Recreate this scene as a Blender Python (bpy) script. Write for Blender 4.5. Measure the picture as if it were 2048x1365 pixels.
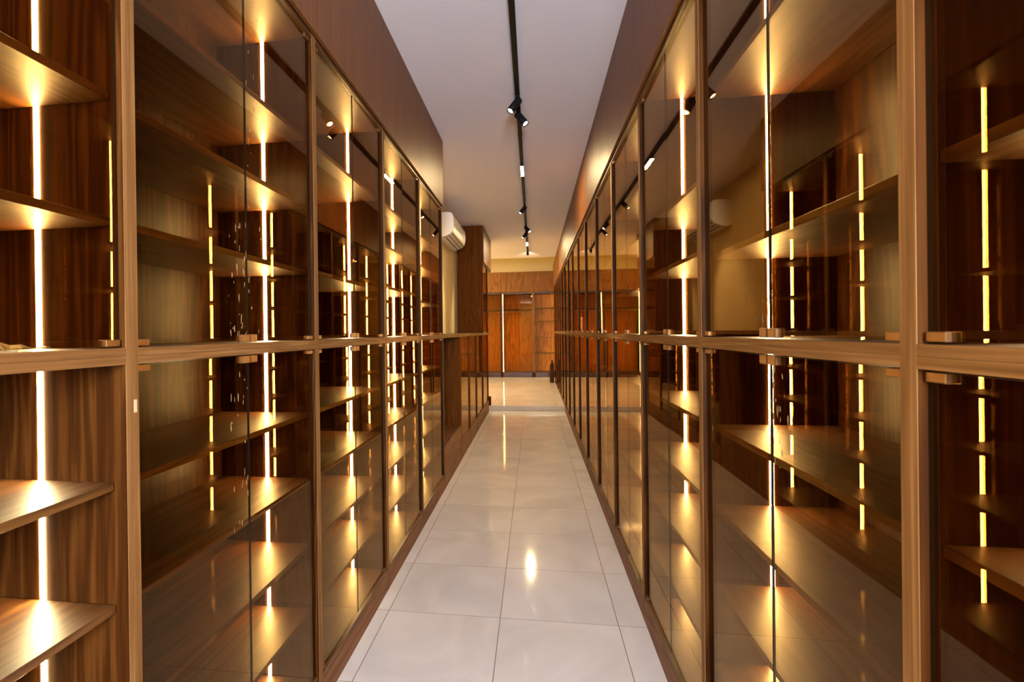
import bpy, bmesh, math, random
from mathutils import Vector, Matrix

random.seed(4)
SC = bpy.context.scene
COL = SC.collection
for o in list(bpy.data.objects):
    bpy.data.objects.remove(o)

# ------------------------------------------------------------------ camera
EYE = 1.5026
FPX = 1074.57
yaw, pitch, roll = 0.15119, -0.0026, -0.01206
fw = Vector((-math.sin(yaw) * math.cos(pitch), math.cos(yaw) * math.cos(pitch), math.sin(pitch)))
rt = Vector((math.cos(yaw), math.sin(yaw), 0))
up = rt.cross(fw)
rt2 = rt * math.cos(roll) + up * math.sin(roll)
up2 = up * math.cos(roll) - rt * math.sin(roll)
cd = bpy.data.cameras.new('camera')
cam = bpy.data.objects.new('camera', cd)
COL.objects.link(cam)
R = Matrix((rt2, up2, -fw)).transposed()
cam.matrix_world = Matrix.Translation((0, 0, EYE)) @ R.to_4x4()
cd.sensor_fit = 'HORIZONTAL'
cd.sensor_width = 36.0
cd.lens = FPX * 36.0 / 2048
cd.shift_x = (1024 - 905.13) / 2048
cd.shift_y = (667.27 - 682.5) / 2048
cd.clip_start = 0.02
cd.clip_end = 60
cd.dof.use_dof = True
cd.dof.focus_distance = 2.3
cd.dof.aperture_fstop = 7.0
SC.camera = cam

# ------------------------------------------------------------------ world, lamps, exposure
vs = SC.view_settings
vs.view_transform = 'Standard'
vs.look = 'None'
vs.gamma = 1.0
vs.exposure = 0.0
vs.use_curve_mapping = False
SC.cycles.caustics_reflective = False
SC.cycles.caustics_refractive = False
SC.cycles.transparent_max_bounces = 24
SC.cycles.max_bounces = 12
SC.cycles.diffuse_bounces = 3
SC.cycles.use_denoising = True

w = bpy.data.worlds.new('world')
SC.world = w
w.use_nodes = True
w.node_tree.nodes['Background'].inputs[0].default_value = (0.6, 0.62, 0.8, 1)
w.node_tree.nodes['Background'].inputs[1].default_value = 0.05


def area(name, loc, direction, sx, sy, power, color):
    l = bpy.data.lights.new(name, 'AREA')
    l.shape = 'RECTANGLE'
    l.size, l.size_y = sx, sy
    l.energy = power
    l.color = color
    o = bpy.data.objects.new(name, l)
    COL.objects.link(o)
    o.location = loc
    o.rotation_euler = Vector(direction).to_track_quat('-Z', 'Y').to_euler()
    return o


# assumed cool light behind the camera, and two added warm fills at the far end
area('assumed_cool_light', (0.34, -2.5, 1.92), (-0.06, 1, 0.02), 0.6, 0.9, 430.0, (0.77, 0.84, 1.0))  # unseen light assumed from the cool foreground; no opening is modelled behind it
area('far_room_fill', (-1.9, 15.0, 3.95), (0.1, 0, -1), 1.2, 1.2, 90.0, (1.0, 0.72, 0.36))  # unseen fill without fixture, added to light the far room
area('aisle_end_fill', (-1.7, 12.6, 3.28), (0, 0, -1), 0.6, 0.6, 120.0, (1.0, 0.74, 0.40))  # unseen fill added to warm the end of the aisle

LED_STRENGTH = 240.0
FAR_LED_STRENGTH = 170.0
LED_COLOR = (1.0, 0.75, 0.36, 1)
SPOT_COLOR = (1.0, 0.78, 0.48)

# ------------------------------------------------------------------ materials


def new_mat(name):
    m = bpy.data.materials.new(name)
    m.use_nodes = True
    nt = m.node_tree
    for n in list(nt.nodes):
        nt.nodes.remove(n)
    out = nt.nodes.new('ShaderNodeOutputMaterial')
    return m, nt, out


def principled(nt, out, color, rough, spec=0.5, metal=0.0):
    b = nt.nodes.new('ShaderNodeBsdfPrincipled')
    b.inputs['Base Color'].default_value = (*color, 1)
    b.inputs['Roughness'].default_value = rough
    b.inputs['Metallic'].default_value = metal
    b.inputs['Specular IOR Level'].default_value = spec
    nt.links.new(b.outputs[0], out.inputs[0])
    return b


def simple(name, color, rough=0.5, spec=0.5, metal=0.0, vary=0.06, scale=6.0):
    m, nt, out = new_mat(name)
    b = principled(nt, out, color, rough, spec, metal)
    tc = nt.nodes.new('ShaderNodeTexCoord')
    nz = nt.nodes.new('ShaderNodeTexNoise')
    nz.inputs['Scale'].default_value = scale
    nz.inputs['Detail'].default_value = 3
    nt.links.new(tc.outputs['Object'], nz.inputs['Vector'])
    cr = nt.nodes.new('ShaderNodeValToRGB')
    cr.color_ramp.elements[0].position = 0.3
    cr.color_ramp.elements[1].position = 0.7
    cr.color_ramp.elements[0].color = (*[max(0, c * (1 - vary)) for c in color], 1)
    cr.color_ramp.elements[1].color = (*[min(1, c * (1 + vary)) for c in color], 1)
    nt.links.new(nz.outputs['Fac'], cr.inputs[0])
    nt.links.new(cr.outputs[0], b.inputs['Base Color'])
    return m


def wood(name, axis, dark, mid, light, rough=0.38, spec=0.5, fine=0.45):
    """veneer with the grain running along one axis of the board"""
    m, nt, out = new_mat(name)
    b = principled(nt, out, mid, rough, spec)
    N, L = nt.nodes.new, nt.links.new
    tc = N('ShaderNodeTexCoord')
    oi = N('ShaderNodeObjectInfo')
    mul = N('ShaderNodeMath'); mul.operation = 'MULTIPLY'; mul.inputs[1].default_value = 37.0
    L(oi.outputs['Random'], mul.inputs[0])
    add = N('ShaderNodeVectorMath'); add.operation = 'ADD'
    L(tc.outputs['Object'], add.inputs[0]); L(mul.outputs[0], add.inputs[1])
    along, across = 0.45, 7.0
    mp = N('ShaderNodeMapping')
    sc = [across] * 3
    sc[axis] = along
    mp.inputs['Scale'].default_value = sc
    L(add.outputs[0], mp.inputs[0])
    big = N('ShaderNodeTexNoise'); big.inputs['Scale'].default_value = 0.9; big.inputs['Detail'].default_value = 4
    big.inputs['Distortion'].default_value = 0.25
    L(mp.outputs[0], big.inputs['Vector'])
    rings = N('ShaderNodeMath'); rings.operation = 'MULTIPLY'; rings.inputs[1].default_value = 78.0
    L(big.outputs['Fac'], rings.inputs[0])
    sn = N('ShaderNodeMath'); sn.operation = 'SINE'
    L(rings.outputs[0], sn.inputs[0])
    half = N('ShaderNodeMath'); half.operation = 'MULTIPLY_ADD'; half.inputs[1].default_value = 0.5; half.inputs[2].default_value = 0.5
    L(sn.outputs[0], half.inputs[0])
    mp2 = N('ShaderNodeMapping')
    sc = [150.0] * 3
    sc[axis] = 3.0
    mp2.inputs['Scale'].default_value = sc
    L(add.outputs[0], mp2.inputs[0])
    fib = N('ShaderNodeTexNoise'); fib.inputs['Scale'].default_value = 1.0; fib.inputs['Detail'].default_value = 3
    L(mp2.outputs[0], fib.inputs['Vector'])
    mix = N('ShaderNodeMix'); mix.data_type = 'FLOAT'; mix.inputs[0].default_value = fine
    L(half.outputs[0], mix.inputs[2]); L(fib.outputs['Fac'], mix.inputs[3])
    mix2 = N('ShaderNodeMix'); mix2.data_type = 'FLOAT'; mix2.inputs[0].default_value = 0.22
    L(mix.outputs[0], mix2.inputs[2]); L(big.outputs['Fac'], mix2.inputs[3])
    cr = N('ShaderNodeValToRGB')
    e = cr.color_ramp.elements
    e[0].position, e[0].color = 0.25, (*dark, 1)
    e[1].position, e[1].color = 0.75, (*light, 1)
    k = e.new(0.5); k.color = (*mid, 1)
    L(mix2.outputs[0], cr.inputs[0])
    L(cr.outputs[0], b.inputs['Base Color'])
    rr = N('ShaderNodeMapRange'); rr.inputs['To Min'].default_value = rough - 0.05; rr.inputs['To Max'].default_value = rough + 0.08
    L(fib.outputs['Fac'], rr.inputs['Value']); L(rr.outputs[0], b.inputs['Roughness'])
    bp = N('ShaderNodeBump'); bp.inputs['Strength'].default_value = 0.12; bp.inputs['Distance'].default_value = 0.001
    L(fib.outputs['Fac'], bp.inputs['Height']); L(bp.outputs[0], b.inputs['Normal'])
    return m


WD, WM, WL = (0.023, 0.0060, 0.0006), (0.044, 0.0130, 0.0015), (0.080, 0.027, 0.0045)
EDGE = ((0.125, 0.055, 0.017), (0.205, 0.098, 0.033), (0.310, 0.165, 0.066))  # same walnut as inside, lightened for the light on the fronts
M = {}
M['wood_z'] = wood('walnut_upright', 2, WD, WM, WL, rough=0.5, spec=0.07, fine=0.6)
M['wood_y'] = wood('walnut_lengthwise', 1, (0.048, 0.0145, 0.0020), (0.080, 0.0275, 0.0048), (0.120, 0.048, 0.0105), rough=0.42, spec=0.48)
M['wood_x'] = wood('walnut_crosswise', 0, WD, WM, WL)
M['edge_z'] = wood('lit_edge_upright', 2, *EDGE, rough=0.6, spec=0.05, fine=0.8)
M['edge_y'] = wood('lit_edge_lengthwise', 1, *EDGE, rough=0.6, spec=0.05, fine=0.8)
M['back'] = wood('walnut_back', 2, WD, WM, WL, rough=0.38, spec=0.16)
M['warm_z'] = wood('walnut_tall_end', 2, (0.085, 0.022, 0.0025), (0.125, 0.036, 0.0045), (0.170, 0.056, 0.0090), rough=0.6, spec=0.03, fine=0.7)
M['amber_over'] = wood('amber_overhead', 2, (0.13, 0.050, 0.006), (0.19, 0.075, 0.010), (0.25, 0.105, 0.016), rough=0.4, spec=0.15)
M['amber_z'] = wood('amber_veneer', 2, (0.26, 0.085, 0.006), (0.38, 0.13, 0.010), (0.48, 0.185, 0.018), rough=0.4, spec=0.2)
M['over_z'] = wood('walnut_overhead', 2, (0.115, 0.039, 0.009), (0.16, 0.057, 0.014), (0.20, 0.076, 0.021), rough=0.45, spec=0.25, fine=0.75)
M['plinth'] = wood('walnut_plinth', 1, (0.13, 0.048, 0.014), (0.18, 0.070, 0.021), (0.22, 0.092, 0.031), rough=0.5, spec=0.15)
M['wall'] = simple('cream_paint', (0.80, 0.65, 0.33), 0.7, 0.3, vary=0.015, scale=2)
M['ceiling'] = simple('white_ceiling_paint', (0.88, 0.85, 0.91), 0.8, 0.2, vary=0.01, scale=2)
M['grout'] = simple('grey_grout', (0.24, 0.18, 0.14), 0.8, 0.2, vary=0.1, scale=30)
M['black'] = simple('black_powder_coat', (0.008, 0.007, 0.007), 0.55, 0.15, vary=0.1, scale=40)
M['bronze'] = simple('bronze_metal', (0.20, 0.105, 0.045), 0.4, 0.5, metal=0.85, vary=0.05, scale=40)
M['glass_edge'] = simple('dark_glass_edge', (0.012, 0.009, 0.006), 0.3, 0.2, vary=0.1, scale=40)
M['plastic'] = simple('white_plastic', (0.80, 0.78, 0.74), 0.35, 0.5, vary=0.01, scale=5)
M['vent'] = simple('grey_vent', (0.22, 0.19, 0.15), 0.5, 0.4, vary=0.03, scale=5)
M['stone'] = simple('step_stone', (0.62, 0.52, 0.40), 0.5, 0.3, vary=0.05, scale=8)
M['mark'] = simple('grey_print', (0.30, 0.26, 0.20), 0.6, 0.3, vary=0.05, scale=60)
M['film'] = simple('white_film', (0.85, 0.80, 0.68), 0.3, 0.5, vary=0.05, scale=30)
M['residue'] = simple('film_residue', (0.30, 0.21, 0.12), 0.6, 0.3, vary=0.2, scale=60)
M['chip'] = simple('pale_filler', (0.62, 0.45, 0.28), 0.6, 0.3, vary=0.1, scale=60)
M['dark_box'] = simple('dark_plastic', (0.030, 0.012, 0.005), 0.5, 0.1, vary=0.1, scale=20)
M['steel'] = simple('brushed_rod', (0.55, 0.45, 0.34), 0.3, 0.5, metal=0.9, vary=0.05, scale=50)


def tile_mat():
    m, nt, out = new_mat('polished_white_tile')
    b = principled(nt, out, (0.75, 0.71, 0.68), 0.07, 0.55)
    N, L = nt.nodes.new, nt.links.new
    tc = N('ShaderNodeTexCoord'); oi = N('ShaderNodeObjectInfo')
    mul = N('ShaderNodeMath'); mul.operation = 'MULTIPLY'; mul.inputs[1].default_value = 23.0
    L(oi.outputs['Random'], mul.inputs[0])
    add = N('ShaderNodeVectorMath'); add.operation = 'ADD'
    L(tc.outputs['Object'], add.inputs[0]); L(mul.outputs[0], add.inputs[1])
    n1 = N('ShaderNodeTexNoise'); n1.inputs['Scale'].default_value = 1.6; n1.inputs['Detail'].default_value = 5; n1.inputs['Distortion'].default_value = 1.2
    L(add.outputs[0], n1.inputs['Vector'])
    cr = N('ShaderNodeValToRGB'); e = cr.color_ramp.elements
    e[0].position, e[0].color = 0.35, (0.62, 0.575, 0.54, 1)
    e[1].position, e[1].color = 0.62, (0.72, 0.675, 0.64, 1)
    L(n1.outputs['Fac'], cr.inputs[0]); L(cr.outputs[0], b.inputs['Base Color'])
    bp = N('ShaderNodeBump'); bp.inputs['Strength'].default_value = 0.05; bp.inputs['Distance'].default_value = 0.002
    n2 = N('ShaderNodeTexNoise'); n2.inputs['Scale'].default_value = 3.0
    L(add.outputs[0], n2.inputs['Vector']); L(n2.outputs['Fac'], bp.inputs['Height']); L(bp.outputs[0], b.inputs['Normal'])
    return m


def glass_mat(name, tint, r0=0.032, wavy=0.22):
    """tinted pane: straight transmission, mirror reflection by angle, slight waviness and faint dust"""
    m, nt, out = new_mat(name)
    N, L = nt.nodes.new, nt.links.new
    tr = N('ShaderNodeBsdfTransparent'); tr.inputs[0].default_value = (*tint, 1)
    gl = N('ShaderNodeBsdfGlossy'); gl.inputs['Roughness'].default_value = 0.0
    gl.inputs[0].default_value = (0.90, 0.70, 0.44, 1)
    geo = N('ShaderNodeNewGeometry')
    dot = N('ShaderNodeVectorMath'); dot.operation = 'DOT_PRODUCT'
    L(geo.outputs['Incoming'], dot.inputs[0]); L(geo.outputs['Normal'], dot.inputs[1])
    ab = N('ShaderNodeMath'); ab.operation = 'ABSOLUTE'; L(dot.outputs['Value'], ab.inputs[0])
    inv = N('ShaderNodeMath'); inv.operation = 'SUBTRACT'; inv.inputs[0].default_value = 1.0; L(ab.outputs[0], inv.inputs[1])
    pw = N('ShaderNodeMath'); pw.operation = 'POWER'; pw.inputs[1].default_value = 5.0; L(inv.outputs[0], pw.inputs[0])
    ma = N('ShaderNodeMath'); ma.operation = 'MULTIPLY_ADD'; ma.inputs[1].default_value = 1 - r0; ma.inputs[2].default_value = r0
    L(pw.outputs[0], ma.inputs[0])
    tc = N('ShaderNodeTexCoord'); oi = N('ShaderNodeObjectInfo')
    mul = N('ShaderNodeMath'); mul.operation = 'MULTIPLY'; mul.inputs[1].default_value = 19.0
    L(oi.outputs['Random'], mul.inputs[0])
    add = N('ShaderNodeVectorMath'); add.operation = 'ADD'
    L(tc.outputs['Object'], add.inputs[0]); L(mul.outputs[0], add.inputs[1])
    nz = N('ShaderNodeTexNoise'); nz.inputs['Scale'].default_value = 1.6; nz.inputs['Detail'].default_value = 0.0
    L(add.outputs[0], nz.inputs['Vector'])
    bp = N('ShaderNodeBump'); bp.inputs['Strength'].default_value = wavy; bp.inputs['Distance'].default_value = 0.002
    L(nz.outputs['Fac'], bp.inputs['Height']); L(bp.outputs[0], gl.inputs['Normal'])
    mx = N('ShaderNodeMixShader')
    L(ma.outputs[0], mx.inputs[0]); L(tr.outputs[0], mx.inputs[1]); L(gl.outputs[0], mx.inputs[2])
    L(mx.outputs[0], out.inputs[0])
    return m


def emit(name, color, strength):
    m, nt, out = new_mat(name)
    e = nt.nodes.new('ShaderNodeEmission')
    e.inputs[0].default_value = color
    e.inputs[1].default_value = strength
    nt.links.new(e.outputs[0], out.inputs[0])
    return m


M['tile'] = tile_mat()
M['glass'] = glass_mat('bronze_tinted_glass', (0.81, 0.69, 0.505))
M['led'] = emit('led_diffuser', LED_COLOR, LED_STRENGTH)
M['led_far'] = emit('led_diffuser_far', LED_COLOR, FAR_LED_STRENGTH)
M['lens'] = emit('spot_lens', (1.0, 0.86, 0.62, 1), 22.0)
M['bar'] = emit('track_bar_diffuser', (1.0, 0.72, 0.36, 1), 1500.0)

# ------------------------------------------------------------------ helpers
_cache = {}


def box_mesh(sx, sy, sz, mat, bev=0.0, side=None):
    """box centred on its origin; side = material of the faces other than the two largest"""
    key = (round(sx, 5), round(sy, 5), round(sz, 5), mat, bev, side)
    if key in _cache:
        return _cache[key]
    bm = bmesh.new()
    bmesh.ops.create_cube(bm, size=1.0)
    bmesh.ops.scale(bm, vec=(sx, sy, sz), verts=bm.verts)
    if bev > 0:
        bmesh.ops.bevel(bm, geom=list(bm.edges), offset=bev, segments=1, affect='EDGES', profile=0.5)
    me = bpy.data.meshes.new(mat)
    if side:
        thin = min(range(3), key=lambda i: (sx, sy, sz)[i])
        for f in bm.faces:
            f.material_index = 0 if abs(f.normal[thin]) > 0.9 else 1
    bm.to_mesh(me)
    bm.free()
    me.materials.append(M[mat])
    if side:
        me.materials.append(M[side])
    _cache[key] = me
    return me


def link(name, me, parent=None, loc=(0, 0, 0)):
    o = bpy.data.objects.new(name, me)
    COL.objects.link(o)
    o.location = loc
    if parent is not None:
        o.parent = parent
    return o


def box(name, lo, hi, mat, parent=None, origin=(0, 0, 0), bev=0.0008, side=None):
    """box between two world corners, as a child of something standing at origin"""
    lo, hi = Vector(lo), Vector(hi)
    s = hi - lo
    c = (lo + hi) / 2 - Vector(origin)
    return link(name, box_mesh(abs(s.x), abs(s.y), abs(s.z), mat, bev, side), parent, c)


def thing(name, label, cat, loc=(0, 0, 0), group=None):
    o = bpy.data.objects.new(name, None)
    o.empty_display_size = 0.1
    COL.objects.link(o)
    o.location = loc
    o['label'] = label
    o['category'] = cat
    if group:
        o['group'] = group
    return o


def structure(o, label=None, cat=None):
    o['kind'] = 'structure'
    if label:
        o['label'] = label
        o['category'] = cat
    return o


def lathe_mesh(profile, seg, mats, idx):
    """profile: list of (radius, z); idx: material index of each band"""
    bm = bmesh.new()
    rings = []
    for r, z in profile:
        rings.append([bm.verts.new((max(r, 1e-5) * math.cos(2 * math.pi * k / seg), max(r, 1e-5) * math.sin(2 * math.pi * k / seg), z)) for k in range(seg)])
    for i in range(len(rings) - 1):
        for k in range(seg):
            f = bm.faces.new((rings[i][k], rings[i][(k + 1) % seg], rings[i + 1][(k + 1) % seg], rings[i + 1][k]))
            f.material_index = idx[i]
            f.smooth = True
    bmesh.ops.recalc_face_normals(bm, faces=bm.faces)
    me = bpy.data.meshes.new('lathe')
    bm.to_mesh(me)
    bm.free()
    for m in mats:
        me.materials.append(M[m])
    return me


def extrude_mesh(poly, y0, y1, mat, smooth=False):
    """closed outline in x,z pushed from y0 to y1"""
    bm = bmesh.new()
    a = [bm.verts.new((x, y0, z)) for x, z in poly]
    b = [bm.verts.new((x, y1, z)) for x, z in poly]
    bm.faces.new(a)
    bm.faces.new(list(reversed(b)))
    n = len(poly)
    for i in range(n):
        f = bm.faces.new((a[i], b[i], b[(i + 1) % n], a[(i + 1) % n]))
        f.smooth = smooth
    bmesh.ops.recalc_face_normals(bm, faces=bm.faces)
    me = bpy.data.meshes.new('profile')
    bm.to_mesh(me)
    bm.free()
    me.materials.append(M[mat])
    return me


# ------------------------------------------------------------------ room shell
XL, XR = -0.8596, 0.544
ZC = 3.3217
DEPTH = 0.42
STEP_Y = 10.21
STEP_H = 0.09
WARD_Y = 16.59
END_Y = 17.3

fl = structure(box('floor', (-2.7, -3.1, -0.10), (1.1, STEP_Y, -0.0004), 'grout', bev=0))
FO = fl.location
TX, TY, TS, G = -0.19435, 2.81571, 0.6, 0.0044
cols = [(-1.40, TX - TS), (TX - TS, TX), (TX, TX + TS), (TX + TS, 1.0)]
row = -5
while TY + TS * row < STEP_Y:
    y0, y1 = TY + TS * row, min(TY + TS * (row + 1), STEP_Y)
    for x0, x1 in cols:
        if y1 - y0 > 0.05:
            box('tile', (x0 + G / 2, y0 + G / 2, -0.012), (x1 - G / 2, y1 - G / 2, 0.0), 'tile', fl, FO, bev=0)
    row += 1
stp = structure(box('floor_step', (-2.7, STEP_Y + 0.02, -0.1), (1.1, END_Y, STEP_H - 0.0008), 'grout', bev=0))
SO = stp.location
box('riser', (-1.31, STEP_Y, 0.0), (1.0, STEP_Y + 0.02, STEP_H - 0.006), 'stone', stp, SO, bev=0.001)
yy = STEP_Y
while yy < END_Y - 0.1:
    y1 = min(yy + 0.9, END_Y)
    for k in range(-4, 2):
        x0, x1 = TX + TS * k, TX + TS * (k + 1)
        box('tile', (x0 + G / 2, yy + G / 2, STEP_H - 0.012), (x1 - G / 2, y1 - G / 2, STEP_H), 'tile', stp, SO, bev=0)
    yy = y1

structure(box('ceiling', (-2.8, -3.1, ZC), (1.1, 13.42, ZC + 0.1), 'ceiling', bev=0))
structure(box('ceiling_recess', (-2.8, 13.3, 4.1), (1.1, END_Y + 0.1, 4.2), 'ceiling', bev=0))
structure(box('trim_1', (-2.8, 13.42, ZC), (1.1, 13.5, 4.1), 'wall', bev=0))
structure(box('wall_left', (-1.41, -3.1, 0), (-1.305, 10.75, ZC), 'wall', bev=0))
structure(box('wall_right', (1.0, -3.1, 0), (1.1, END_Y, 4.1), 'wall', bev=0))
structure(box('wall_back', (-2.8, END_Y - 0.1, 0), (1.0, END_Y, 4.1), 'wall', bev=0))
structure(box('wall_front', (-1.305, -3.1, 0), (1.0, -3.0, ZC), 'wall', bev=0))
structure(box('wall_dressing_room', (-2.8, 10.75, 0), (-2.7, END_Y - 0.1, 4.1), 'wall', bev=0))
structure(box('wall_return', (-2.7, 10.65, 0), (-1.41, 10.75, ZC), 'wall', bev=0))

# ------------------------------------------------------------------ the tall display cabinets
T = 0.018
Z_OPEN_TOP = 2.676
Z_UP = 1.477      # top of the double rail
Z_LOW = 1.4415    # its underside
Z_BASE = 0.125
LOW_TOPS = (1.190, 0.928, 0.667, 0.408)


def door(parent, org, s, xf, y0, y1, z0, z1, hinge_low, wob):
    """one frameless leaf; hinge_low: True when its stile is on the near side. Clips sit on the middle rail side"""
    upper = z0 > 1.0
    xi = xf + s * 0.0165
    g = box('glass_door', (xi - 0.0025, y0, z0), (xi + 0.0025, y1, z1), 'glass', parent, org, bev=0, side='glass_edge')
    g.rotation_euler = (0, 0, wob)
    base = Vector(org) + g.location
    yh = (y0 + 0.004, y0 + 0.042) if hinge_low else (y1 - 0.042, y1 - 0.004)
    yc = (y1 - 0.042, y1 - 0.001) if hinge_low else (y0 + 0.001, y0 + 0.042)
    for za, zb in ((z0 - 0.001, z0 + 0.014), (z1 - 0.014, z1 + 0.001)):
        box('hinge', (xi - 0.010, yh[0], za), (xi + 0.010, yh[1], zb), 'bronze', g, base, bev=0.0012)
    za, zb = (z0 - 0.001, z0 + 0.022) if upper else (z1 - 0.022, z1 + 0.001)
    box('door_clip', (xi - 0.010, yc[0], za), (xi + 0.010, yc[1], zb), 'bronze', g, base, bev=0.0015)
    return g


def display_cabinet(s, xf, y0, y1, shelves, label, group, lower_doors=True, rnd=random):
    """s = -1 for the left run (cabinet extends to -x), +1 for the right run"""
    org = (xf + s * DEPTH / 2, (y0 + y1) / 2, 0)
    c = thing('display_cabinet', label, 'cabinet', org, group)

    def B(name, xa, xb, ya, yb, za, zb, mat, bev=0.0008):
        return box(name, (min(xf + s * xa, xf + s * xb), ya, za), (max(xf + s * xa, xf + s * xb), yb, zb), mat, c, org, bev)

    g = 0.0004
    for ya, yb in ((y0 + g, y0 + T), (y1 - T, y1 - g)):
        p = B('side_panel', 0.0012, DEPTH, ya, yb, 0.0, ZC - 0.012, 'wood_z')
        e = box('edge_band', (min(xf, xf + s * 0.0012), ya, 0.0), (max(xf, xf + s * 0.0012), yb, Z_OPEN_TOP + T), 'edge_z', p, Vector(org) + p.location, bev=0)
    ya, yb = y0 + T, y1 - T
    B('back_panel', DEPTH - 0.012, DEPTH, ya, yb, Z_BASE, Z_OPEN_TOP, 'back')
    for za, zb in ((Z_LOW, Z_LOW + T - 0.0005), (Z_UP - T + 0.0005, Z_UP)):
        p = B('rail_board', 0.0012, DEPTH - 0.012, ya, yb, za, zb, 'wood_y')
        box('edge_band', (min(xf, xf + s * 0.0012), ya, za), (max(xf, xf + s * 0.0012), yb, zb), 'edge_y', p, Vector(org) + p.location, bev=0)
    B('top_board', 0.0, DEPTH - 0.012, ya, yb, Z_OPEN_TOP, Z_OPEN_TOP + T, 'wood_y')
    B('base_board', 0.002, DEPTH - 0.012, ya, yb, Z_BASE - T, Z_BASE, 'wood_y')
    B('plinth', 0.0, T, ya, yb, 0.0, Z_BASE - T - 0.0005, 'plinth')
    ym = (y0 + y1) / 2
    zo = Z_OPEN_TOP + T + 0.003
    for a, b in ((y0 + 0.0011, ym - 0.0011), (ym + 0.0011, y1 - 0.0011)):
        B('overhead_door', -0.0175, -0.0006, a, b, zo, ZC - 0.003, 'over_z', 0.0006)
    for zt in LOW_TOPS:
        B('shelf', 0.030, DEPTH - 0.014, ya + 0.002, yb - 0.0025, zt - T, zt, 'wood_y', 0.0012)
    for zu in shelves:
        B('shelf', 0.030, DEPTH - 0.014, ya + 0.002, yb - 0.0025, zu, zu + T, 'wood_y', 0.0012)
    for za, zb in ((Z_BASE + 0.001, Z_LOW - 0.001), (Z_UP + 0.001, Z_OPEN_TOP - 0.001)):
        B('light_strip', 0.2035, 0.2165, yb - 0.0015, yb - 0.0002, za, zb, 'led', 0)
    for za, zb in ((Z_BASE + 0.004, Z_LOW - 0.004), (Z_UP + 0.004, Z_OPEN_TOP - 0.003)):
        if za < 1 and not lower_doors:
            continue
        for a, b, hl in ((ya + 0.003, ym - 0.0014, True), (ym + 0.0014, yb - 0.003, False)):
            door(c, org, s, xf, a, b, za, zb, hl, rnd.uniform(-1, 1) * math.radians(0.16))
    return c


ORD = ['first', 'second', 'third', 'fourth', 'fifth', 'sixth', 'seventh', 'eighth', 'ninth', 'tenth', 'eleventh', 'twelfth', 'thirteenth', 'fourteenth', 'fifteenth']
LEFT_SHELVES = [(1.737, 2.005, 2.270), (1.737, 2.000, 2.270), (1.747, 2.270), (1.775, 2.026, 2.276), (1.742, 2.028, 2.266)]
LEFT_LABEL = [
    'walnut cabinet nearest the camera on the left, lower half open without glass doors',
    'walnut glass-door cabinet on the left with white flecks on its panes, second from the front',
    'left-hand walnut cabinet with only two upper shelves, third from the front',
    'fourth walnut glass-door cabinet from the front in the left-hand run',
    'last full-height cabinet of the left-hand run, beside the low counter',
]
BL, DL = 1.0003, 1.0433
rnd = random.Random(11)
LEFT = []
for i in range(5):
    y1 = DL + i * BL
    LEFT.append(display_cabinet(-1, XL, y1 - BL, y1, LEFT_SHELVES[i], LEFT_LABEL[i], 'glass-door cabinets in the left-hand run', lower_doors=(i > 0), rnd=rnd))
BR, DR = 1.0073, 0.8839
RIGHT_SHELVES = {0: (1.735, 2.000), 1: (1.728, 2.255), 2: (1.760, 2.010)}
RIGHT_LABEL = {
    0: 'walnut glass-door cabinet nearest the camera in the right-hand run, cut by the frame',
    1: 'right-hand walnut cabinet with a tall gap between its two upper shelves, second from the front',
    2: 'right-hand walnut cabinet with two low-set upper shelves, third from the front',
}
RIGHT = []
for i in range(15):
    y1 = DR + i * BR
    lab = RIGHT_LABEL.get(i, '%s walnut glass-door cabinet from the front in the long right-hand run' % ORD[i])
    if i == 14:
        lab = 'last walnut glass-door cabinet at the far end of the right-hand run'
    c = display_cabinet(1, XR, y1 - BR, y1, RIGHT_SHELVES.get(i, (1.735, 2.005, 2.270)), lab, 'glass-door cabinets in the right-hand run', rnd=rnd)
    RIGHT.append(c)


def residue(cab, upper, left_leaf, n, seed, zmax):
    """bits of torn protective film still stuck to a pane beside the meeting edge of the doors"""
    doors = [d for d in cab.children if d.name.startswith('glass_door') and (d.location.z > 1.4) == upper]
    doors.sort(key=lambda d: d.location.y)
    d = doors[0 if left_leaf else 1]
    r = random.Random(seed)
    hy, hz = 0.24, (0.595 if upper else 0.655)
    face = 0.0028 if cab.location.x < 0 else -0.0028
    bm = bmesh.new()
    for k in range(n):
        u = r.random() ** 1.6 * 0.10 + 0.006
        yy = (hy - u) if left_leaf else (-hy + u)
        zz = (-hz + 0.02 + r.random() ** 1.3 * zmax) if upper else (hz - 0.03 - r.random() ** 1.3 * zmax)
        w, h = r.uniform(0.0012, 0.004), r.uniform(0.003, 0.016)
        m = r.randint(5, 7)
        ph = r.random() * 6.28
        vs = [bm.verts.new((face, yy + w * r.uniform(0.5, 1.2) * math.cos(ph + 6.283 * i / m), zz + h * r.uniform(0.5, 1.2) * math.sin(ph + 6.283 * i / m))) for i in range(m)]
        bm.faces.new(vs)
    me = bpy.data.meshes.new('residue')
    bm.to_mesh(me); bm.free()
    me.materials.append(M['residue'])
    o = link('film_residue', me, d)
    o['kind'] = 'stuff'


residue(LEFT[1], True, True, 34, 3, 0.34)
residue(LEFT[1], True, False, 24, 5, 1.05)
residue(LEFT[1], False, True, 22, 7, 0.5)
residue(RIGHT[1], True, False, 12, 9, 0.12)
residue(RIGHT[1], False, True, 26, 12, 0.24)
R_END = DR + 14 * BR
L_END = DL + 4 * BL

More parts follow.
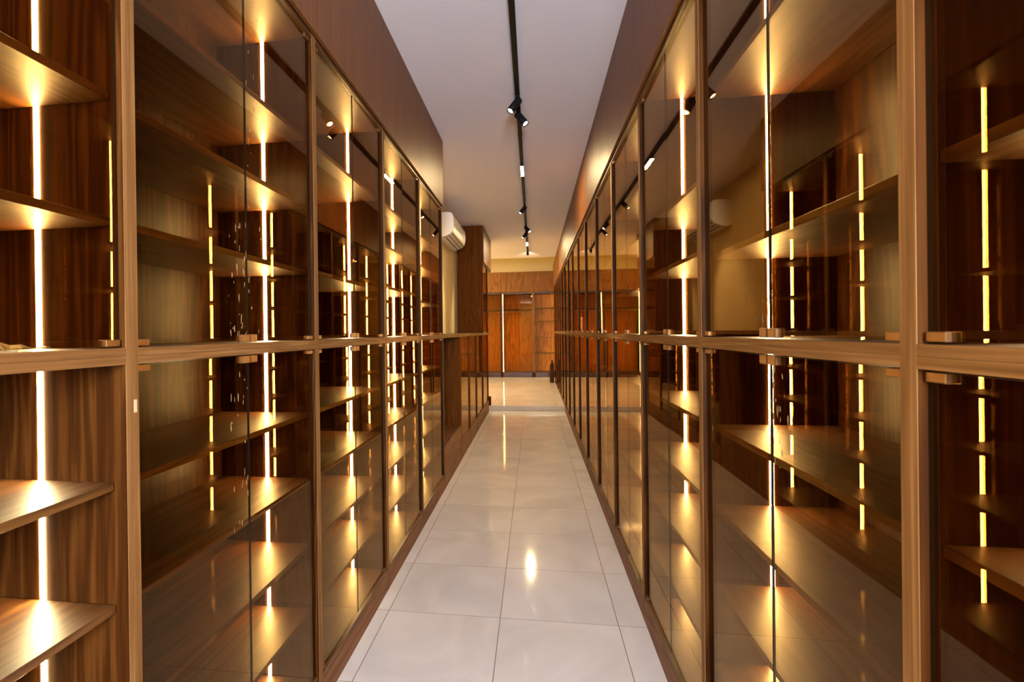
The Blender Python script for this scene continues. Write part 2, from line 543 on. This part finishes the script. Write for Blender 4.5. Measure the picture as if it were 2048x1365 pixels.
# torn film lying on the rail of the nearest left cabinet, filler on its stile
bm = bmesh.new()
prof = [(0.000, 0.000, 0.000), (0.012, 0.006, 0.006), (0.030, 0.010, 0.003), (0.052, 0.009, 0.007), (0.066, 0.004, 0.004)]
ra = [bm.verts.new((x - 0.004, y, z + 0.001)) for y, x, z in prof]
rb = [bm.verts.new((x - 0.030 - 0.01 * (i % 2), y + 0.004, z * 0.6 + 0.001)) for i, (y, x, z) in enumerate(prof)]
rc = [bm.verts.new((x - 0.045, y - 0.012, z + 0.014 - 0.003 * i)) for i, (y, x, z) in enumerate(prof)]
for i in range(4):
    bm.faces.new((ra[i], ra[i + 1], rb[i + 1], rb[i]))
    bm.faces.new((rb[i], rb[i + 1], rc[i + 1], rc[i]))
bmesh.ops.solidify(bm, geom=list(bm.faces), thickness=0.0006)
me = bpy.data.meshes.new('film')
bm.to_mesh(me); bm.free()
me.materials.append(M['film'])
o = link('film_scrap', me, None, (-0.895, 0.815, Z_UP + 0.0005))
o['label'] = 'torn scrap of white film lying on the rail of the nearest left cabinet'
o['category'] = 'scrap'
org = Vector(LEFT[0].location)
ch = box('filler_patch', (XL - 0.0002, DL + 0.003, 1.336), (XL + 0.0006, DL + 0.012, 1.364), 'chip', LEFT[1], LEFT[1].location, bev=0.0003)

# ------------------------------------------------------------------ low counter on the left
CZ = 1.481
LY = [L_END, 6.262, 7.15, 8.04, 9.03, 10.05]
org = (XL - 0.22, (LY[0] + LY[-1]) / 2, CZ - 0.036)
wt = thing('worktop', 'long pale wooden worktop above the low cabinets beyond the left-hand run', 'worktop', org)
box('board', (XL - 0.445, LY[0] + 0.001, CZ - 0.036), (XL - 0.0012, LY[-1], CZ), 'wood_y', wt, org, bev=0.001)
box('edge_band', (XL - 0.0012, LY[0] + 0.001, CZ - 0.036), (XL, LY[-1], CZ), 'edge_y', wt, org, bev=0)
CZ -= 0.0365
LOWLAB = [None,
          'first low glass-front cabinet under the worktop, beside the open niche',
          'second low glass-front cabinet from the open niche under the worktop',
          'third low glass-front cabinet from the open niche under the worktop',
          'last low glass-front cabinet under the worktop, next to the floor step']
for i in range(5):
    a, b = LY[i], LY[i + 1]
    org = (XL - 0.21, (a + b) / 2, 0)
    if i == 0:
        c = thing('niche_cabinet', 'empty open walnut niche under the worktop beside the left-hand run', 'cabinet', org)
    else:
        c = thing('low_cabinet', LOWLAB[i], 'cabinet', org, 'low glass-front cabinets under the worktop')
    zb = 0.40 if i == 0 else 0.215
    for ya, yb in ((a + 0.0006, a + T), (b - T, b - 0.0004)):
        box('side_panel', (XL - 0.43, ya, 0.0), (XL, yb, CZ), 'warm_z', c, org)
    box('back_panel', (XL - 0.43, a + T, zb), (XL - 0.418, b - T, CZ), 'wood_z', c, org)
    box('base_board', (XL - 0.418, a + T, zb - T), (XL - 0.0185, b - T, zb), 'wood_y', c, org)
    box('plinth', (XL - T, a + T, 0.0), (XL, b - T, zb - 0.001), 'plinth', c, org)
    if i:
        for zt in (0.70, 1.06):
            box('shelf', (XL - 0.418, a + T + 0.001, zt), (XL - 0.03, b - T - 0.001, zt + T), 'wood_y', c, org)
        d = box('glass_door', (XL - 0.018, a + T + 0.003, zb + 0.003), (XL - 0.013, b - T - 0.003, CZ - 0.004), 'glass', c, org, bev=0, side='glass_edge')
        d.rotation_euler = (0, 0, math.radians(rnd.uniform(-0.1, 0.1)))

# tall wall cabinet standing on the worktop, its overhead part bridging the passage
CZT = 1.4815
y0, y1 = 9.15, 10.05
org = (XL - 0.22, 9.6, CZT)
c = thing('tall_wall_cabinet', 'tall dark walnut cabinet standing on the worktop beside the air conditioner', 'cabinet', org)
box('end_panel', (XL - 0.444, y0, CZT), (XL, y0 + T, ZC - 0.002), 'warm_z', c, org)
box('side_panel', (XL - 0.444, y1 - T, CZT), (XL, y1, 2.70), 'wood_z', c, org)
box('back_panel', (XL - 0.444, y0 + T, CZT), (XL - 0.432, y1 - T, 2.70), 'wood_z', c, org)
for zt in (1.83, 2.27):
    box('shelf', (XL - 0.43, y0 + T + 0.001, zt), (XL - 0.03, y1 - T - 0.001, zt + T), 'wood_y', c, org)
box('base_board', (XL - 0.43, y0 + T, CZT), (XL - 0.02, y1 - T, CZT + T), 'wood_y', c, org)
box('overhead_floor', (XL - 0.43, y0 + T, 2.682), (XL, 10.75, 2.70), 'wood_y', c, org)
for a, b in ((y0 + T + 0.001, 9.94), (9.942, 10.75)):
    box('overhead_door', (XL, a, 2.703), (XL + 0.017, b, ZC - 0.003), 'over_z', c, org)
box('overhead_end', (XL - 0.43, 10.732, 2.70), (XL, 10.75, ZC - 0.002), 'wood_z', c, org)
box('glass_door', (XL - 0.018, y0 + T + 0.003, CZT + T + 0.003), (XL - 0.013, y1 - T - 0.003, 2.678), 'glass', c, org, bev=0, side='glass_edge')

o = box('skirting_block', (-0.885, 10.235, STEP_H + 0.0002), (-0.836, 10.32, 0.262), 'wood_z', bev=0.002)
o['label'] = 'small brown wooden block standing on the floor step past the worktop'
o['category'] = 'block'

# ------------------------------------------------------------------ air conditioner
AY0, AY1 = 7.12, 8.38
org = (-1.305, (AY0 + AY1) / 2, 2.78)
ac = thing('air_conditioner', 'white split air conditioner hung high on the cream wall', 'air conditioner', org)
prof = [(0, 0.335), (0.18, 0.335), (0.225, 0.322), (0.245, 0.29), (0.252, 0.22), (0.250, 0.15), (0.236, 0.085), (0.205, 0.045), (0.13, 0.012), (0.06, 0.0), (0, 0.02)]
hy = (AY1 - AY0) / 2
link('body', extrude_mesh(prof, -hy, hy, 'plastic', False), ac, (0, 0, 0))
for k, (xa, za) in enumerate(((0.222, 0.056), (0.178, 0.0285), (0.132, 0.0085))):
    v = link('air_slot', box_mesh(0.016, 2 * hy - 0.10, 0.010, 'vent', 0.001), ac, (xa, 0, za))
    v.rotation_euler = (0, -math.radians(32 if k < 2 else 22), 0)
    f = link('louver', box_mesh(0.030, 2 * hy - 0.11, 0.004, 'plastic', 0.001), ac, (xa - 0.018, 0, za - 0.012))
    f.rotation_euler = (0, -math.radians(30), 0)
for k in range(4):
    link('printed_mark', box_mesh(0.0012, 0.045, 0.016, 'mark', 0), ac, (0.2485 + 0.0012 * k if k < 3 else 0.2512, -hy + 0.10, 0.275 - 0.03 * k))

# ------------------------------------------------------------------ ceiling track with its lamps
TZ0, TZ1 = 3.287, ZC - 0.0005


def track_x(y):
    return -0.103 - 0.0030 * (y - 2.9)


org = (track_x(5), 5.6, TZ1)
ty0, ty1 = -0.6, 12.55
tr = thing('lighting_track', 'long black lighting track running along the white ceiling', 'track', org)
ang = math.atan2(track_x(ty1) - track_x(ty0), ty1 - ty0)
o = link('rail', box_mesh(0.034, ty1 - ty0, TZ1 - TZ0, 'black', 0.001), tr, (track_x((ty0 + ty1) / 2) - org[0], (ty0 + ty1) / 2 - org[1], (TZ0 - TZ1) / 2))
o.rotation_euler = (0, 0, -ang)
for y in (2.1, 4.95, 7.05, 10.2):
    o = link('joint_cap', box_mesh(0.038, 0.05, TZ1 - TZ0 - 0.002, 'black', 0.001), tr, (track_x(y) - org[0], y - org[1], (TZ0 - TZ1) / 2))

HEAD = lathe_mesh([(0.0, 0.0), (0.026, 0.0), (0.029, -0.004), (0.029, -0.128), (0.0265, -0.130), (0.024, -0.128), (0.0235, -0.118)], 20, ['black'], [0] * 6)
LENS = lathe_mesh([(0.0, -0.1185), (0.0236, -0.1185)], 20, ['lens'], [0])
ARM = lathe_mesh([(0.0, 0.0), (0.010, 0.0), (0.010, -0.030), (0.0, -0.030)], 12, ['black'], [0] * 3)


def spotlight(y, d, label, power, size=48):
    x = track_x(y)
    org = Vector((x, y, TZ0))
    t = thing('spotlight', label, 'spotlight', org, 'spotlights on the ceiling track')
    link('adapter', box_mesh(0.032, 0.075, 0.014, 'black', 0.001), t, (0, 0, -0.0072))
    link('arm', ARM, t, (0, 0, -0.014))
    d = Vector(d).normalized()
    h = link('head', HEAD, t, Vector((0, 0, -0.034)) - d * 0.022)
    h.rotation_mode = 'QUATERNION'
    h.rotation_quaternion = d.to_track_quat('-Z', 'Y')
    l = link('lens', LENS, h, (0, 0, 0))
    ld = bpy.data.lights.new('spotlight_beam', 'SPOT')
    ld.energy = power
    ld.color = SPOT_COLOR
    ld.spot_size = math.radians(size)
    ld.spot_blend = 0.7
    ld.shadow_soft_size = 0.02
    lo = bpy.data.objects.new('spotlight_beam', ld)
    COL.objects.link(lo)
    lo.location = org + Vector((0, 0, -0.034)) + d * 0.115
    lo.rotation_euler = d.to_track_quat('-Z', 'Y').to_euler()
    return t


spotlight(4.13, (-0.53, -0.32, -0.78), 'black spotlight nearest the camera on the ceiling track, tilted left', 320)
spotlight(4.40, (0.54, -0.30, -0.78), 'black spotlight tilted right just behind the nearest one on the track', 320)
spotlight(7.70, (-0.60, -0.26, -0.74), 'black spotlight tilted left midway along the track, standing alone', 150)
spotlight(9.18, (0.60, -0.35, -0.72), 'black spotlight tilted right, in the far pair on the track', 240)
spotlight(9.74, (-0.60, -0.26, -0.74), 'black spotlight tilted left, in the far pair on the track', 170)
spotlight(12.20, (0.02, 0.9, -0.072), 'small black spotlight at the far end of the track', 40, 60)


def bar_lamp(y0, y1, label):
    y = (y0 + y1) / 2
    org = (track_x(y), y, TZ0)
    t = thing('linear_light', label, 'light', org, 'lit bar lamps on the ceiling track')
    link('housing', box_mesh(0.034, y1 - y0, 0.026, 'black', 0.001), t, (0, 0, -0.0133))
    link('diffuser', box_mesh(0.028, y1 - y0 - 0.02, 0.0006, 'bar', 0), t, (0, 0, -0.0263))


bar_lamp(5.77, 6.16, 'glowing white bar lamp on the track behind the nearest spotlights')
bar_lamp(10.77, 11.20, 'glowing white bar lamp near the far end of the track')

# ------------------------------------------------------------------ wardrobes on the far wall
FX = [-2.02, -0.995, -0.025, 0.985]
WLAB = ['far wardrobe bay half hidden behind the tall cabinet, at the end of the aisle',
        'amber-lit far wardrobe bay with a hanging rail, in the middle of the far wall',
        'amber-lit far wardrobe bay with four open shelves, beside the right-hand run']
Z0W, Z1W = STEP_H, ZC
for i in range(3):
    a, b = FX[i], FX[i + 1]
    org = ((a + b) / 2, WARD_Y + 0.3, Z0W)
    c = thing('wardrobe', WLAB[i], 'wardrobe', org, 'wardrobe bays on the far wall')
    tk = 0.04
    for xa, xb in ((a + 0.001, a + tk), (b - tk, b - 0.001)):
        p = box('side_panel', (xa, WARD_Y + 0.002, Z0W + 0.0005), (xb, WARD_Y + 0.58, 2.70), 'wood_z', c, org)
        box('edge_band', (xa, WARD_Y, 0.24), (xb, WARD_Y + 0.002, 2.70), 'edge_z' if i != 0 else 'wood_z', p, Vector(org) + p.location, bev=0)
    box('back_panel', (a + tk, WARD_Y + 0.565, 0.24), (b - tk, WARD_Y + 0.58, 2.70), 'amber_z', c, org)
    box('plinth', (a + tk, WARD_Y + 0.01, Z0W + 0.0005), (b - tk, WARD_Y + 0.03, 0.225), 'wood_x', c, org)
    box('base_board', (a + tk, WARD_Y + 0.002, 0.225), (b - tk, WARD_Y + 0.565, 0.245), 'wood_x', c, org)
    box('top_board', (a + tk, WARD_Y + 0.002, 2.65), (b - tk, WARD_Y + 0.565, 2.70), 'wood_x', c, org)
    n = 2
    for k in range(n):
        xa, xb = a + (b - a) * k / n, a + (b - a) * (k + 1) / n
        box('overhead_door', (xa + 0.002, WARD_Y - 0.018, 2.705), (xb - 0.002, WARD_Y, Z1W - 0.03), 'amber_over', c, org)
    box('overhead_carcass', (a + 0.001, WARD_Y + 0.003, 2.702), (b - 0.001, WARD_Y + 0.58, Z1W - 0.03), 'wood_x', c, org)
    box('cornice', (a + 0.001, WARD_Y - 0.022, Z1W - 0.029), (b - 0.001, WARD_Y + 0.58, Z1W), 'edge_y', c, org)
    if i < 2:
        box('shelf', (a + tk, WARD_Y + 0.03, 2.155), (b - tk, WARD_Y + 0.565, 2.18), 'wood_x', c, org)
        rod = bpy.data.meshes.new('rod')
        bmr = bmesh.new()
        bmesh.ops.create_cone(bmr, cap_ends=True, segments=12, radius1=0.014, radius2=0.014, depth=b - a - 2 * tk)
        bmesh.ops.rotate(bmr, verts=bmr.verts, matrix=Matrix.Rotation(math.pi / 2, 3, 'Y'))
        bmr.to_mesh(rod); bmr.free()
        rod.materials.append(M['steel'])
        link('hanging_rail', rod, c, ((a + b) / 2 - org[0], WARD_Y + 0.25 - org[1], 2.11 - org[2]))
    else:
        for zt in (2.215, 1.805, 1.305, 0.805):
            box('shelf', (a + tk, WARD_Y + 0.02, zt - 0.012), (b - tk, WARD_Y + 0.565, zt + 0.012), 'wood_x', c, org)
            box('shelf_edge', (a + tk, WARD_Y + 0.018, zt - 0.012), (b - tk, WARD_Y + 0.02, zt + 0.012), 'edge_y', c, org)
    for k in range(2 if i < 2 else 0):
        xa, xb = a + tk + 0.003 + k * (b - a - 2 * tk) / 2, a + tk - 0.003 + (k + 1) * (b - a - 2 * tk) / 2
        box('glass_door', (xa, WARD_Y + 0.005, 0.248), (xb, WARD_Y + 0.010, 2.647), 'glass', c, org, bev=0, side='glass_edge')
    # strips facing sideways into the bay
    if i < 2:
        box('light_strip', (a + tk, WARD_Y + 0.06, 0.26), (a + tk + 0.003, WARD_Y + 0.075, 2.64), 'led_far', c, org, bev=0)
    if i == 2:
        box('light_strip', (b - tk - 0.006, WARD_Y + 0.06, 0.26), (b - tk, WARD_Y + 0.085, 2.64), 'led_far', c, org, bev=0)

# slim dark unit standing by the end of the right-hand run
org = (0.452, 14.93, STEP_H)
c = thing('slim_floor_unit', 'slim dark box standing on the floor at the far end of the right-hand run', 'box', org)
box('body', (0.425, 14.85, STEP_H + 0.0003), (0.515, 15.01, 0.62), 'dark_box', c, org, bev=0.006)
box('pale_side', (0.405, 14.86, STEP_H + 0.0003), (0.4245, 15.00, 0.57), 'warm_z', c, org, bev=0.002)
box('top_nozzle', (0.445, 14.89, 0.62), (0.490, 14.97, 0.70), 'dark_box', c, org, bev=0.008)
